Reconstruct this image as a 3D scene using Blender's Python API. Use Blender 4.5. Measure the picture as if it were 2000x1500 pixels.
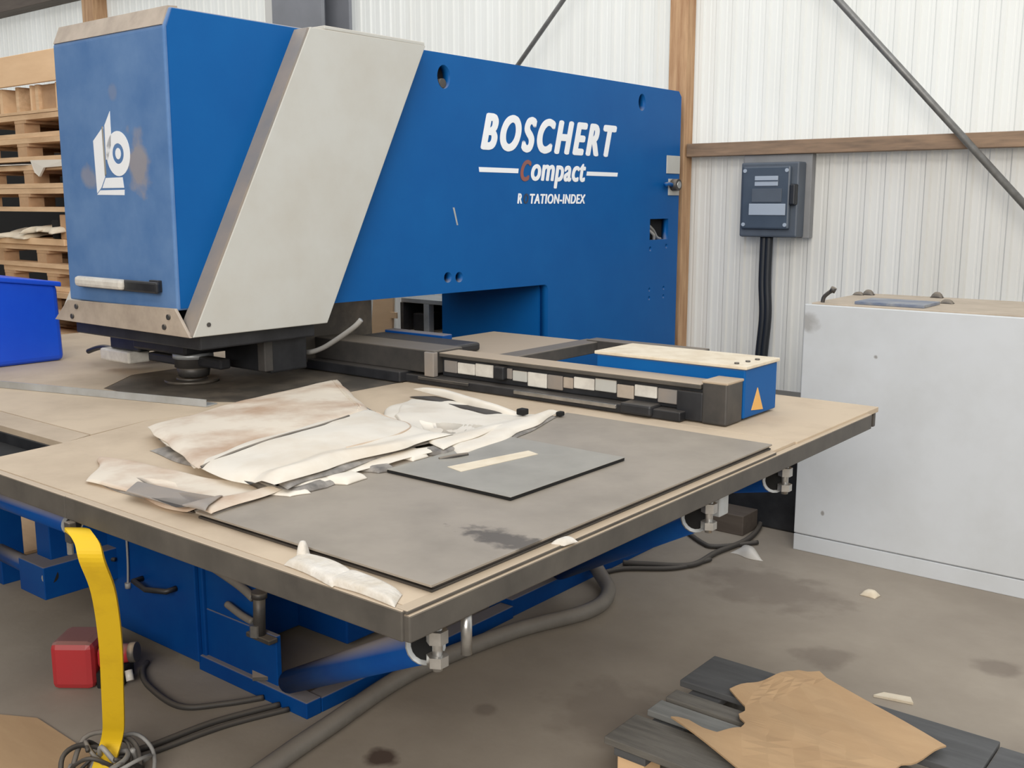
import bpy, bmesh, math, random
from mathutils import Vector, Matrix, noise
from mathutils.bvhtree import BVHTree

# ------------------------------------------------------------ camera, world, light
scene = bpy.context.scene
COL = scene.collection
for o in list(bpy.data.objects):
    bpy.data.objects.remove(o)

cam_data = bpy.data.cameras.new('camera')
cam_data.sensor_width = 36.0
cam_data.lens = 36.36
cam_data.clip_end = 200
cam = bpy.data.objects.new('camera', cam_data)
COL.objects.link(cam)
cam.location = (0, 0, 1.6)
cam.rotation_euler = (math.radians(90) - math.atan(355 / 2020), 0, math.atan(1650 / math.hypot(2020, 355)))
scene.camera = cam

world = bpy.data.worlds.new('world')
scene.world = world
world.use_nodes = True
bg = world.node_tree.nodes['Background']
bg.inputs[0].default_value = (0.93, 0.96, 1.0, 1)
bg.inputs[1].default_value = 1.15

ld = bpy.data.lights.new('rooflight_daylight', 'AREA')
ld.shape = 'RECTANGLE'
ld.size = 6.0
ld.size_y = 6.0
ld.energy = 900
ld.color = (1.0, 0.965, 0.92)
lo = bpy.data.objects.new('rooflight_daylight', ld)
COL.objects.link(lo)
lo.location = (1.8, -4.2, 5.0)
lo.rotation_euler = (Vector((-2.4, 2.6, 0.8)) - lo.location).to_track_quat('-Z', 'Y').to_euler()

vs = scene.view_settings
vs.view_transform = 'Standard'
vs.look = 'None'
vs.gamma = 1.0
vs.use_curve_mapping = False
vs.exposure = 0.27

random.seed(7)


# ------------------------------------------------------------ material helpers
def lin(c):
    out = []
    for v in c:
        v /= 255.0
        out.append(v / 12.92 if v <= 0.04045 else ((v + 0.055) / 1.055) ** 2.4)
    return (*out, 1.0)


def mat(name, rgb, rough=0.6, metal=0.0, rgb2=None, scale=5.0, lo_=0.35, hi=0.7, stretch=(1, 1, 1),
        bump=0.0, bscale=60.0, dust=None, dust_amt=0.8, spec=0.5, detail=5.0, coat=0.0):
    m = bpy.data.materials.new(name)
    m.use_nodes = True
    nt = m.node_tree
    N, L = nt.nodes, nt.links
    b = N['Principled BSDF']
    b.inputs['Roughness'].default_value = rough
    b.inputs['Metallic'].default_value = metal
    b.inputs['Specular IOR Level'].default_value = spec
    b.inputs['Coat Weight'].default_value = coat
    tc = N.new('ShaderNodeTexCoord')
    mp = N.new('ShaderNodeMapping')
    mp.inputs['Scale'].default_value = stretch
    L.new(tc.outputs['Object'], mp.inputs[0])
    nz = N.new('ShaderNodeTexNoise')
    nz.inputs['Scale'].default_value = scale
    nz.inputs['Detail'].default_value = detail
    nz.inputs['Roughness'].default_value = 0.62
    L.new(mp.outputs[0], nz.inputs[0])
    cr = N.new('ShaderNodeValToRGB')
    cr.color_ramp.elements[0].position = lo_
    cr.color_ramp.elements[1].position = hi
    cr.color_ramp.elements[0].color = lin(rgb)
    cr.color_ramp.elements[1].color = lin(rgb2 if rgb2 else rgb)
    L.new(nz.outputs[0], cr.inputs[0])
    out = cr.outputs[0]
    if dust:
        ge = N.new('ShaderNodeNewGeometry')
        sx = N.new('ShaderNodeSeparateXYZ')
        L.new(ge.outputs['Normal'], sx.inputs[0])
        mr = N.new('ShaderNodeMapRange')
        mr.inputs[1].default_value = 0.25
        mr.inputs[2].default_value = 0.85
        mr.inputs[4].default_value = dust_amt
        L.new(sx.outputs[2], mr.inputs[0])
        mx = N.new('ShaderNodeMix')
        mx.data_type = 'RGBA'
        mx.inputs[7].default_value = lin(dust)
        L.new(mr.outputs[0], mx.inputs[0])
        L.new(out, mx.inputs[6])
        out = mx.outputs[2]
    L.new(out, b.inputs['Base Color'])
    if bump:
        n2 = N.new('ShaderNodeTexNoise')
        n2.inputs['Scale'].default_value = bscale
        n2.inputs['Detail'].default_value = 4
        L.new(mp.outputs[0], n2.inputs[0])
        bp = N.new('ShaderNodeBump')
        bp.inputs['Strength'].default_value = bump
        bp.inputs['Distance'].default_value = 0.01
        L.new(n2.outputs[0], bp.inputs['Height'])
        L.new(bp.outputs[0], b.inputs['Normal'])
    m['out_node'] = cr.name
    return m


def add_patches(m, patches, rgb, nscale=14.0):
    """worn or stained spots with a shape of their own; patches = [(centre, radius xyz, strength)] in object space"""
    nt = m.node_tree
    N, L = nt.nodes, nt.links
    b = N['Principled BSDF']
    src = b.inputs['Base Color'].links[0].from_socket
    tc = N.new('ShaderNodeTexCoord')
    nz = N.new('ShaderNodeTexNoise')
    nz.inputs['Scale'].default_value = nscale
    nz.inputs['Detail'].default_value = 6
    L.new(tc.outputs['Object'], nz.inputs[0])
    for c, r, s in patches:
        sb = N.new('ShaderNodeVectorMath'); sb.operation = 'SUBTRACT'
        sb.inputs[1].default_value = c
        L.new(tc.outputs['Object'], sb.inputs[0])
        dv = N.new('ShaderNodeVectorMath'); dv.operation = 'DIVIDE'
        dv.inputs[1].default_value = r
        L.new(sb.outputs[0], dv.inputs[0])
        ln = N.new('ShaderNodeVectorMath'); ln.operation = 'LENGTH'
        L.new(dv.outputs[0], ln.inputs[0])
        ad = N.new('ShaderNodeMath'); ad.operation = 'MULTIPLY_ADD'
        L.new(nz.outputs[0], ad.inputs[0])
        ad.inputs[1].default_value = 1.6
        ad.inputs[2].default_value = -0.8
        su = N.new('ShaderNodeMath'); su.operation = 'ADD'
        L.new(ln.outputs['Value'], su.inputs[0])
        L.new(ad.outputs[0], su.inputs[1])
        mr = N.new('ShaderNodeMapRange')
        mr.inputs[1].default_value = 1.0
        mr.inputs[2].default_value = 0.55
        mr.inputs[3].default_value = 0.0
        mr.inputs[4].default_value = s
        L.new(su.outputs[0], mr.inputs[0])
        mx = N.new('ShaderNodeMix'); mx.data_type = 'RGBA'
        L.new(mr.outputs[0], mx.inputs[0])
        L.new(src, mx.inputs[6])
        mx.inputs[7].default_value = lin(rgb)
        src = mx.outputs[2]
    L.new(src, b.inputs['Base Color'])


def sheet_mat(name, rgb, rgb2, trans, scale=1.5):
    m = mat(name, rgb, 0.5, rgb2=rgb2, scale=scale, stretch=(1, 1, 0.25), lo_=0.4, hi=0.75)
    nt = m.node_tree
    N, L = nt.nodes, nt.links
    b = N['Principled BSDF']
    src = b.inputs['Base Color'].links[0].from_socket
    t = N.new('ShaderNodeBsdfTranslucent')
    L.new(src, t.inputs[0])
    mx = N.new('ShaderNodeMixShader')
    mx.inputs[0].default_value = trans
    L.new(b.outputs[0], mx.inputs[1])
    L.new(t.outputs[0], mx.inputs[2])
    L.new(mx.outputs[0], N['Material Output'].inputs[0])
    return m


DUST = (196, 176, 150)
MT = {}
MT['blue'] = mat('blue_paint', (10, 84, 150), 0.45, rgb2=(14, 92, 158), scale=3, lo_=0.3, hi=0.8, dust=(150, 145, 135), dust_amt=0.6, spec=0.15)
MT['blue_front'] = mat('blue_paint_sheen', (80, 116, 164), 0.45, rgb2=(104, 136, 178), scale=6, lo_=0.3, hi=0.75, dust=(176, 164, 146), dust_amt=0.9, spec=0.25)  # lighter blue holds the daylight sheen of the head front in its colour
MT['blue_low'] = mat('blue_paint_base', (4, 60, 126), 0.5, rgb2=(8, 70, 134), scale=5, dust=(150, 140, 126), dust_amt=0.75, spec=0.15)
MT['grey'] = mat('grey_paint', (190, 190, 184), 0.5, rgb2=(182, 179, 170), scale=4, lo_=0.35, hi=0.8, dust=DUST, dust_amt=0.6)
MT['grey_dirty'] = mat('grey_paint_dirty', (180, 166, 150), 0.6, rgb2=(150, 136, 122), scale=9, lo_=0.4, hi=0.8)
MT['strip'] = mat('grey_strip', (132, 128, 124), 0.55, rgb2=(150, 138, 126), scale=6)
MT['table'] = mat('dusty_table', (196, 177, 152), 0.75, rgb2=(174, 155, 132), scale=3.5, lo_=0.45, hi=0.8, bump=0.05, bscale=90)
MT['table_strip'] = mat('dusty_table_strip', (186, 168, 145), 0.75, rgb2=(170, 152, 130), scale=5)
MT['edge'] = mat('steel_edge', (92, 87, 80), 0.55, 0.1, rgb2=(74, 70, 65), scale=8, stretch=(1, 1, 1), dust=DUST, dust_amt=0.85)
MT['die_plate'] = mat('greasy_steel', (92, 86, 78), 0.45, 0.3, rgb2=(148, 136, 120), scale=4, lo_=0.45, hi=0.75)
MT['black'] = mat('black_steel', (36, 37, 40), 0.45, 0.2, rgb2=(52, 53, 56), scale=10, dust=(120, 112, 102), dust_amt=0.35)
MT['dark'] = mat('dark_steel', (64, 63, 62), 0.5, 0.3, rgb2=(84, 80, 76), scale=9, dust=(150, 138, 122), dust_amt=0.7)
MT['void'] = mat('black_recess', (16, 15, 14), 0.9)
MT['steel'] = mat('bright_steel', (190, 188, 184), 0.3, 0.8, rgb2=(150, 148, 144), scale=12)
MT['alu'] = mat('aluminium', (196, 200, 202), 0.38, 0.5, rgb2=(168, 168, 164), scale=5)
MT['white_print'] = mat('white_lettering', (238, 240, 242), 0.45)
MT['red_print'] = mat('faded_red_lettering', (158, 84, 66), 0.5, rgb2=(120, 90, 90), scale=30)
MT['dark_print'] = mat('dark_lettering', (48, 62, 84), 0.5)
MT['plate'] = mat('dull_sheet_steel', (152, 142, 129), 0.5, 0.0, rgb2=(134, 125, 113), scale=5, lo_=0.4, hi=0.75)
MT['plate_edge'] = mat('dark_plate_edge', (74, 68, 62), 0.6, 0.2, rgb2=(56, 52, 48), scale=9)
MT['plate2'] = mat('grey_plate', (158, 153, 142), 0.4, 0.0, rgb2=(144, 139, 128), scale=8)
MT['paper'] = mat('paper', (222, 210, 188), 0.8, rgb2=(206, 190, 164), scale=15)
MT['tarp'] = mat('white_tarp', (222, 214, 200), 0.55, rgb2=(206, 192, 172), scale=4, lo_=0.5, hi=0.8)
MT['tarp_dirty'] = mat('soiled_tarp', (216, 204, 186), 0.6, rgb2=(178, 148, 122), scale=3.2, lo_=0.42, hi=0.66)
MT['tarp_grey'] = mat('tarp_underside', (150, 144, 136), 0.65, rgb2=(96, 92, 88), scale=14, lo_=0.4, hi=0.65)
MT['rag'] = mat('white_foam', (216, 210, 200), 0.7, rgb2=(198, 188, 172), scale=20, bump=0.4, bscale=50)
MT['floor'] = mat('concrete', (158, 147, 132), 0.8, rgb2=(132, 121, 108), scale=1.3, lo_=0.35, hi=0.75, bump=0.08, bscale=30, detail=8)
MT['wall_hi'] = sheet_mat('translucent_cladding', (228, 228, 222), (218, 217, 209), 0.35)
MT['wall_lo'] = sheet_mat('white_cladding', (214, 213, 208), (196, 192, 182), 0.1, 1.0)
MT['timber'] = mat('timber', (196, 160, 122), 0.75, rgb2=(160, 120, 86), scale=3, stretch=(12, 12, 1), lo_=0.35, hi=0.7, bump=0.1)
MT['timber_h'] = mat('timber_weathered', (150, 124, 100), 0.75, rgb2=(112, 94, 78), scale=3, stretch=(1.2, 12, 12), lo_=0.35, hi=0.7)
MT['beam'] = mat('brown_beam', (98, 88, 78), 0.7, rgb2=(84, 74, 66), scale=3, stretch=(1, 8, 8))
MT['column'] = mat('column_paint', (132, 134, 140), 0.5, rgb2=(120, 122, 126), scale=2)
MT['column_lit'] = mat('column_paint_lit', (206, 205, 200), 0.5)  # column paint lightened for the side that catches the light
MT['rod'] = mat('galvanised_rod', (128, 128, 126), 0.45, 0.4, rgb2=(108, 107, 104), scale=20)
MT['box_grey'] = mat('switch_grey', (84, 92, 102), 0.5, rgb2=(76, 83, 92), scale=6)
MT['box_dark'] = mat('switch_cover', (66, 76, 88), 0.3, rgb2=(74, 84, 96), scale=6)
MT['box_label'] = mat('switch_label', (160, 170, 182), 0.5)
MT['backboard'] = mat('grey_board', (138, 138, 138), 0.7, rgb2=(126, 126, 126), scale=5)
MT['conduit'] = mat('black_cable', (30, 33, 38), 0.5)
MT['cab'] = mat('white_enamel', (206, 209, 211), 0.4, rgb2=(196, 198, 198), scale=2.5, lo_=0.4, hi=0.75)
MT['cab_top'] = mat('dusty_board', (186, 172, 154), 0.8, rgb2=(168, 154, 136), scale=6)
MT['pallet'] = mat('pallet_wood', (226, 192, 152), 0.8, rgb2=(194, 158, 120), scale=3, stretch=(1, 8, 8), lo_=0.35, hi=0.7)
MT['pallet_b'] = mat('pallet_block', (196, 160, 122), 0.8, rgb2=(166, 130, 98), scale=5)
MT['ply'] = mat('plywood', (236, 200, 158), 0.75, rgb2=(224, 186, 144), scale=2, stretch=(1, 6, 6))
MT['card'] = mat('cardboard', (188, 156, 118), 0.85, rgb2=(174, 142, 106), scale=2.0, stretch=(1, 5, 1), lo_=0.35, hi=0.7)
MT['card_fresh'] = mat('cardboard_torn', (228, 190, 146), 0.85)
MT['greywood'] = mat('weathered_wood', (112, 108, 100), 0.85, rgb2=(84, 80, 75), scale=4, stretch=(1, 9, 9), bump=0.15, bscale=30)
MT['greywood2'] = mat('slate_board', (88, 88, 88), 0.75, rgb2=(72, 72, 72), scale=4, stretch=(1, 9, 9))
MT['greywood3'] = mat('pale_weathered_wood', (132, 132, 128), 0.8, rgb2=(110, 110, 106), scale=4, stretch=(1, 9, 9))
MT['bin'] = mat('blue_plastic', (20, 78, 212), 0.35, rgb2=(28, 88, 220), scale=3)
MT['hose'] = mat('grey_hose', (126, 121, 113), 0.55, rgb2=(110, 105, 98), scale=9, dust=(140, 130, 118), dust_amt=0.5)
MT['cable'] = mat('dark_cable', (58, 55, 52), 0.6, dust=(110, 102, 92), dust_amt=0.5)
MT['cable_l'] = mat('grey_cable', (150, 148, 144), 0.5)
MT['red'] = mat('red_plastic', (176, 44, 50), 0.45, rgb2=(168, 52, 54), scale=4, dust=(150, 130, 120), dust_amt=0.7)
MT['yellow'] = mat('yellow_webbing', (226, 186, 24), 0.6, rgb2=(206, 164, 20), scale=8, lo_=0.5, hi=0.8)
MT['plastic'] = mat('clear_plastic_scrap', (206, 200, 190), 0.3)
MT['warn'] = mat('warning_yellow', (232, 176, 96), 0.5)
MT['warn_dark'] = mat('warning_black', (60, 48, 36), 0.5)
MT['lblue'] = mat('grey_blue_sheet', (84, 100, 128), 0.4, rgb2=(150, 152, 154), scale=8)
MT['white_tool'] = mat('white_tool_body', (222, 217, 206), 0.4, rgb2=(196, 190, 180), scale=20)
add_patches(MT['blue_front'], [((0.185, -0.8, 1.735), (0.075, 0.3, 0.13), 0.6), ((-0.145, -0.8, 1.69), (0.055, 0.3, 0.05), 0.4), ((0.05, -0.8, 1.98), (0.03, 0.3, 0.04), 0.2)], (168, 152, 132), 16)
add_patches(MT['floor'], [((-2.05, 1.94, 0), (0.06, 0.06, 0.2), 0.9), ((-1.75, 3.9, 0), (0.35, 0.25, 0.2), 0.3), ((-1.3, 3.4, 0), (0.12, 0.1, 0.2), 0.3), ((-1.7, 2.6, 0), (0.2, 0.25, 0.2), 0.25), ((-0.8, 3.7, 0), (0.1, 0.08, 0.2), 0.35), ((-2.0, 2.35, 0), (0.05, 0.05, 0.2), 0.35)], (70, 52, 42), 9)
add_patches(MT['plate'], [((0.30, -0.42, 0), (0.16, 0.05, 0.3), 0.8)], (64, 58, 52), 40)
add_patches(MT['cab'], [((-0.78, 0, 1.07), (0.07, 1, 0.06), 0.5), ((-0.45, 0, 0.94), (0.012, 1, 0.012), 0.7), ((-0.65, 0, 0.2), (0.01, 1, 0.014), 0.7)], (120, 112, 102), 14)


# ------------------------------------------------------------ geometry helpers
def tag(o, label, cat, group=None, kind=None):
    o['label'] = label
    o['category'] = cat
    if group:
        o['group'] = group
    if kind:
        o['kind'] = kind
    return o


def thing(name, loc, label, cat, group=None):
    o = bpy.data.objects.new(name, None)
    o.empty_display_size = 0.1
    o.location = loc
    COL.objects.link(o)
    return tag(o, label, cat, group)


def root_loc(p):
    v = Vector((0, 0, 0))
    while p is not None:
        v += Vector(p.location)
        p = p.parent
    return v


def finish(name, bm, m, parent=None, smooth=False, at=None):
    """bm in world coordinates -> linked object, origin at the parent's base (or at `at`)"""
    bmesh.ops.recalc_face_normals(bm, faces=bm.faces)
    off = root_loc(parent) if parent else (Vector(at) if at is not None else Vector((0, 0, 0)))
    bmesh.ops.translate(bm, verts=bm.verts, vec=-off)
    me = bpy.data.meshes.new(name)
    bm.to_mesh(me)
    bm.free()
    if smooth:
        for p in me.polygons:
            p.use_smooth = True
    me.materials.append(MT[m] if isinstance(m, str) else m)
    o = bpy.data.objects.new(name, me)
    COL.objects.link(o)
    if parent:
        o.parent = parent
    elif at is not None:
        o.location = at
    return o


def bm_box(bm, x0, x1, y0, y1, z0, z1):
    vs_ = [bm.verts.new(p) for p in ((x0, y0, z0), (x1, y0, z0), (x1, y1, z0), (x0, y1, z0), (x0, y0, z1), (x1, y0, z1), (x1, y1, z1), (x0, y1, z1))]
    for f in ((3, 2, 1, 0), (4, 5, 6, 7), (0, 1, 5, 4), (1, 2, 6, 5), (2, 3, 7, 6), (3, 0, 4, 7)):
        bm.faces.new([vs_[i] for i in f])
    return vs_


def bevel(bm, w, seg=2):
    if w:
        bmesh.ops.bevel(bm, geom=list(bm.edges), offset=w, segments=seg, affect='EDGES', profile=0.5, clamp_overlap=True)


def box(name, x0, x1, y0, y1, z0, z1, m, parent=None, bev=0.004, at=None):
    bm = bmesh.new()
    bm_box(bm, x0, x1, y0, y1, z0, z1)
    bmesh.ops.recalc_face_normals(bm, faces=bm.faces)
    bevel(bm, bev)
    return finish(name, bm, m, parent, at=at)


def bm_prism(bm, pts, d):
    """pts: list of 3-d points (planar), d: extrusion vector"""
    d = Vector(d)
    a = [bm.verts.new(p) for p in pts]
    b = [bm.verts.new(Vector(p) + d) for p in pts]
    bm.faces.new(a)
    bm.faces.new(list(reversed(b)))
    n = len(a)
    for i in range(n):
        bm.faces.new((a[i], b[i], b[(i + 1) % n], a[(i + 1) % n]))


def prism(name, pts, d, m, parent=None, bev=0.0, at=None):
    bm = bmesh.new()
    bm_prism(bm, pts, d)
    bmesh.ops.recalc_face_normals(bm, faces=bm.faces)
    bevel(bm, bev)
    return finish(name, bm, m, parent, at=at)


def bm_cyl(bm, p0, p1, r0, r1=None, n=20, caps=True):
    p0, p1 = Vector(p0), Vector(p1)
    r1 = r0 if r1 is None else r1
    ax = (p1 - p0).normalized()
    t = Vector((0, 0, 1)) if abs(ax.z) < 0.9 else Vector((1, 0, 0))
    u = ax.cross(t).normalized()
    v = ax.cross(u)
    A, B = [], []
    for i in range(n):
        a = 2 * math.pi * i / n
        w = u * math.cos(a) + v * math.sin(a)
        A.append(bm.verts.new(p0 + w * r0))
        B.append(bm.verts.new(p1 + w * r1))
    for i in range(n):
        bm.faces.new((A[i], A[(i + 1) % n], B[(i + 1) % n], B[i]))
    if caps:
        bm.faces.new(list(reversed(A)))
        bm.faces.new(B)


def cyl(name, p0, p1, r0, m, parent=None, r1=None, n=20, at=None, bev=0.0):
    bm = bmesh.new()
    bm_cyl(bm, p0, p1, r0, r1, n)
    o = finish(name, bm, m, parent, at=at)
    if n > 8:
        for p in o.data.polygons:
            if len(p.vertices) == 4:
                p.use_smooth = True
    return o


def spline(pts, sub=8):
    pts = [Vector(p) for p in pts]
    out = []
    for i in range(len(pts) - 1):
        p0 = pts[max(i - 1, 0)]
        p1, p2 = pts[i], pts[i + 1]
        p3 = pts[min(i + 2, len(pts) - 1)]
        for k in range(sub):
            t = k / sub
            out.append(0.5 * ((2 * p1) + (-p0 + p2) * t + (2 * p0 - 5 * p1 + 4 * p2 - p3) * t * t + (-p0 + 3 * p1 - 3 * p2 + p3) * t ** 3))
    out.append(pts[-1])
    return out


def bm_tube(bm, pts, r, n=10):
    rings = []
    prev = None
    for i, p in enumerate(pts):
        d = (pts[min(i + 1, len(pts) - 1)] - pts[max(i - 1, 0)]).normalized()
        if prev is None:
            t = Vector((0, 0, 1)) if abs(d.z) < 0.9 else Vector((1, 0, 0))
            u = d.cross(t).normalized()
        else:
            u = (prev - d * prev.dot(d)).normalized()
        prev = u
        v = d.cross(u)
        rings.append([bm.verts.new(p + (u * math.cos(2 * math.pi * k / n) + v * math.sin(2 * math.pi * k / n)) * r) for k in range(n)])
    for a, b in zip(rings, rings[1:]):
        for k in range(n):
            bm.faces.new((a[k], a[(k + 1) % n], b[(k + 1) % n], b[k]))
    bm.faces.new(list(reversed(rings[0])))
    bm.faces.new(rings[-1])


def tube(name, pts, r, m, parent=None, n=10, sub=8, at=None):
    bm = bmesh.new()
    bm_tube(bm, spline(pts, sub), r, n)
    return finish(name, bm, m, parent, smooth=True, at=at)


def pad(name, quad, z0, h, m, parent=None, n=28, seed=0, wob=0.012, wav=0.012, crown=0.0, zc=None, exp=10, at=None, drape=False):
    """a soft folded layer of cloth: quad of four (x, y) corners, closed underneath"""
    bm = bmesh.new()
    q = [Vector((a[0], a[1], 0)) for a in quad]
    if zc is None:
        zc = (0, 0, 0, 0)
    top = []
    cl = lambda t: 0.5 - 0.5 * math.cos(math.pi * t)
    for i in range(n + 1):
        row = []
        for j in range(n + 1):
            u, v = cl(i / n), cl(j / n)
            w = ((1 - u) * (1 - v), u * (1 - v), u * v, (1 - u) * v)
            p = sum((q[k] * w[k] for k in range(4)), Vector((0, 0, 0)))
            zz = sum(zc[k] * w[k] for k in range(4))
            if drape:
                sm_ = min(1.0, max(0.0, (p.x + 2.0) / 0.05)) * min(1.0, max(0.0, (p.y - 1.26) / 0.04))
                zz += 0.0172 * sm_
            e = (1 - abs(2 * u - 1) ** exp) * (1 - abs(2 * v - 1) ** exp)
            nn = noise.noise(Vector((p.x * 5 + seed * 3.1, p.y * 5, seed * 1.7)))
            n2 = noise.noise(Vector((p.x * 14, p.y * 14 + seed, seed * 2.3)))
            dx = noise.noise(Vector((p.x * 6, p.y * 6, 9 + seed))) * wob
            dy = noise.noise(Vector((p.x * 6, p.y * 6, 19 + seed))) * wob
            z = z0 + zz + e * (h + crown * (1 - (2 * u - 1) ** 2) * (1 - (2 * v - 1) ** 2) + nn * wav + n2 * wav * 0.35)
            row.append(bm.verts.new((p.x + dx, p.y + dy, z)))
        top.append(row)
    for i in range(n):
        for j in range(n):
            bm.faces.new((top[i][j], top[i + 1][j], top[i + 1][j + 1], top[i][j + 1]))
    ring = [top[i][0] for i in range(n)] + [top[n][j] for j in range(n)] + [top[i][n] for i in range(n, 0, -1)] + [top[0][j] for j in range(n, 0, -1)]
    bm.faces.new(list(reversed(ring)))
    if drape:
        CLOTH.append(BVHTree.FromBMesh(bm))
    return finish(name, bm, m, parent, smooth=True, at=at)


def on_cloth(pts, lift=0.001):
    out = []
    for x, y in pts:
        z = TZ
        for t_ in CLOTH:
            h = t_.ray_cast(Vector((x, y, 1.5)), Vector((0, 0, -1)))
            if h[0] is not None:
                z = max(z, h[0].z)
        out.append((x, y, z + lift))
    return out


CLOTH = []


def text_mesh(name, body, parent, m, y0, y1, z0, z1, x, shear=0.0, bold=0.0, depth=0.0015, spacing=1.0):
    cu = bpy.data.curves.new(name, 'FONT')
    cu.body = body
    cu.space_character = spacing
    tmp = bpy.data.objects.new(name, cu)
    COL.objects.link(tmp)
    dg = bpy.context.evaluated_depsgraph_get()
    me = bpy.data.meshes.new_from_object(tmp.evaluated_get(dg))
    bpy.data.objects.remove(tmp)
    bpy.data.curves.remove(cu)
    xs = [v.co.x for v in me.vertices]
    ys = [v.co.y for v in me.vertices]
    ax, bx, ay, by = min(xs), max(xs), min(ys), max(ys)
    W = (y1 - y0) - shear * (z1 - z0)
    bm = bmesh.new()
    bm.from_mesh(me)
    bpy.data.meshes.remove(me)
    for v in bm.verts:
        tx = (v.co.x - ax) / (bx - ax)
        ty = (v.co.y - ay) / (by - ay)
        v.co = Vector((x, y0 + bold + tx * (W - 2 * bold) + shear * ty * (z1 - z0), z0 + bold * 0.6 + ty * (z1 - z0 - 1.2 * bold)))
    base = list(bm.faces)
    if bold:
        for k in range(8):
            a = k * math.pi / 4
            g = bmesh.ops.duplicate(bm, geom=base)['geom']
            bmesh.ops.translate(bm, verts=[q for q in g if isinstance(q, bmesh.types.BMVert)], vec=(0.00015 * (k + 1), bold * math.cos(a), bold * 0.6 * math.sin(a)))
    r = bmesh.ops.extrude_face_region(bm, geom=list(bm.faces))
    bmesh.ops.translate(bm, verts=[g for g in r['geom'] if isinstance(g, bmesh.types.BMVert)], vec=(depth, 0, 0))
    return finish(name, bm, m, parent)


def plate_with_holes(name, outer, holes, x0, x1, m, parent):
    """flat plate in the y-z plane with cut-outs, from x0 to x1 (x1 > x0)"""
    cu = bpy.data.curves.new(name, 'CURVE')
    cu.dimensions = '2D'
    cu.fill_mode = 'BOTH'
    cu.extrude = (x1 - x0) / 2
    for loop in [outer] + holes:
        s = cu.splines.new('POLY')
        s.points.add(len(loop) - 1)
        for pt, q in zip(s.points, loop):
            pt.co = (q[0], q[1], 0, 1)
        s.use_cyclic_u = True
    tmp = bpy.data.objects.new(name, cu)
    COL.objects.link(tmp)
    dg = bpy.context.evaluated_depsgraph_get()
    me = bpy.data.meshes.new_from_object(tmp.evaluated_get(dg))
    bpy.data.objects.remove(tmp)
    bpy.data.curves.remove(cu)
    bm = bmesh.new()
    bm.from_mesh(me)
    bpy.data.meshes.remove(me)
    for v in bm.verts:
        v.co = Vector(((x0 + x1) / 2 + v.co.z, v.co.x, v.co.y))
    bmesh.ops.remove_doubles(bm, verts=bm.verts, dist=1e-5)
    return finish(name, bm, m, parent)


def ell(cy, cz, ry, rz, n=24):
    return [(cy + ry * math.cos(2 * math.pi * k / n), cz + rz * math.sin(2 * math.pi * k / n)) for k in range(n)]


def copy_tree(o, parent=None):
    c = o.copy()
    COL.objects.link(c)
    c.parent = parent
    for ch in o.children:
        copy_tree(ch, c)
    return c


# ------------------------------------------------------------ setting
fl = box('floor', -16, 6, -8, 5.78, -0.1, 0.0, 'floor', None, 0)
fl['kind'] = 'structure'

WY = 5.72


def cladding_mesh(name, z0, z1, m):
    bm = bmesh.new()
    xs = []
    pitch = 0.105
    for k in range(10):
        a = k * pitch
        xs += [(a, 0.0), (a + 0.032, 0.0), (a + 0.036, 0.002), (a + 0.044, 0.002), (a + 0.048, 0.0), (a + 0.066, 0.0), (a + 0.075, -0.010), (a + 0.096, -0.010)]
    xs.append((1.05, 0.0))
    A = [bm.verts.new((x, y, z0)) for x, y in xs]
    B = [bm.verts.new((x, y, z1)) for x, y in xs]
    for i in range(len(xs) - 1):
        bm.faces.new((A[i], A[i + 1], B[i + 1], B[i]))
    me = bpy.data.meshes.new(name)
    bm.to_mesh(me)
    bm.free()
    me.materials.append(MT[m])
    return me


for nm_, b_ in (('unseen_wall_left', (-16.0, -15.9, -8.0, 5.75)), ('unseen_wall_right', (6.0, 6.1, -8.0, 5.75)), ('unseen_wall_front', (-16.0, 6.1, -8.1, -8.0))):  # walls out of view, added to cut the low sky light
    w_ = box(nm_, *b_, 0.0, 5.2, 'backboard', None, 0)
    w_['kind'] = 'structure'
ce_ = box('unseen_ceiling', -16.0, 6.1, -8.1, -1.5, 5.2, 5.3, 'backboard', None, 0)  # partial ceiling out of view, added to shade the space under the table
ce_['kind'] = 'structure'
wall = bpy.data.objects.new('wall_back', None)
wall.location = (-4, WY, 0)
wall['kind'] = 'structure'
COL.objects.link(wall)
lo_me = cladding_mesh('cladding_sheet', 0.0, 1.93, 'wall_lo')
hi_me = cladding_mesh('cladding_sheet', 1.90, 5.2, 'wall_hi')
for k in range(18):
    for me, dy in ((lo_me, 0.0), (hi_me, -0.004)):
        o = bpy.data.objects.new('cladding_sheet', me)
        o.parent = wall
        o.location = (-15.2 + 1.05 * k + 4, dy, 0)
        COL.objects.link(o)

t = box('trim_1', -3.30, -3.18, 5.60, 5.70, 0, 5.2, 'timber', None, 0.004, at=(-3.24, 5.65, 0))
t['kind'] = 'structure'
t['label'] = 'pale knotty timber post standing behind the blue machine'
t = box('trim_2', -3.17, 1.5, 5.61, 5.70, 1.868, 1.945, 'timber_h', None, 0.004, at=(-0.8, 5.65, 1.9))
t['kind'] = 'structure'
t['label'] = 'weathered horizontal timber rail above the switch box'
t = box('trim_3', -15, -7.6, 5.52, 5.70, 3.57, 3.71, 'beam', None, 0.004, at=(-11, 5.6, 3.6))
t['kind'] = 'structure'
t['label'] = 'dark brown horizontal beam high above the pallets'
t = box('trim_4', -9.80, -9.60, 5.55, 5.70, 3.0, 5.2, 'timber', None, 0.004, at=(-9.7, 5.6, 3.2))
t['kind'] = 'structure'
t['label'] = 'short brown timber stud above the machine head'
colm = thing('steel_column', (-6.5, 5.4, 0), 'grey steel building column behind the top of the machine', 'column')
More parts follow.
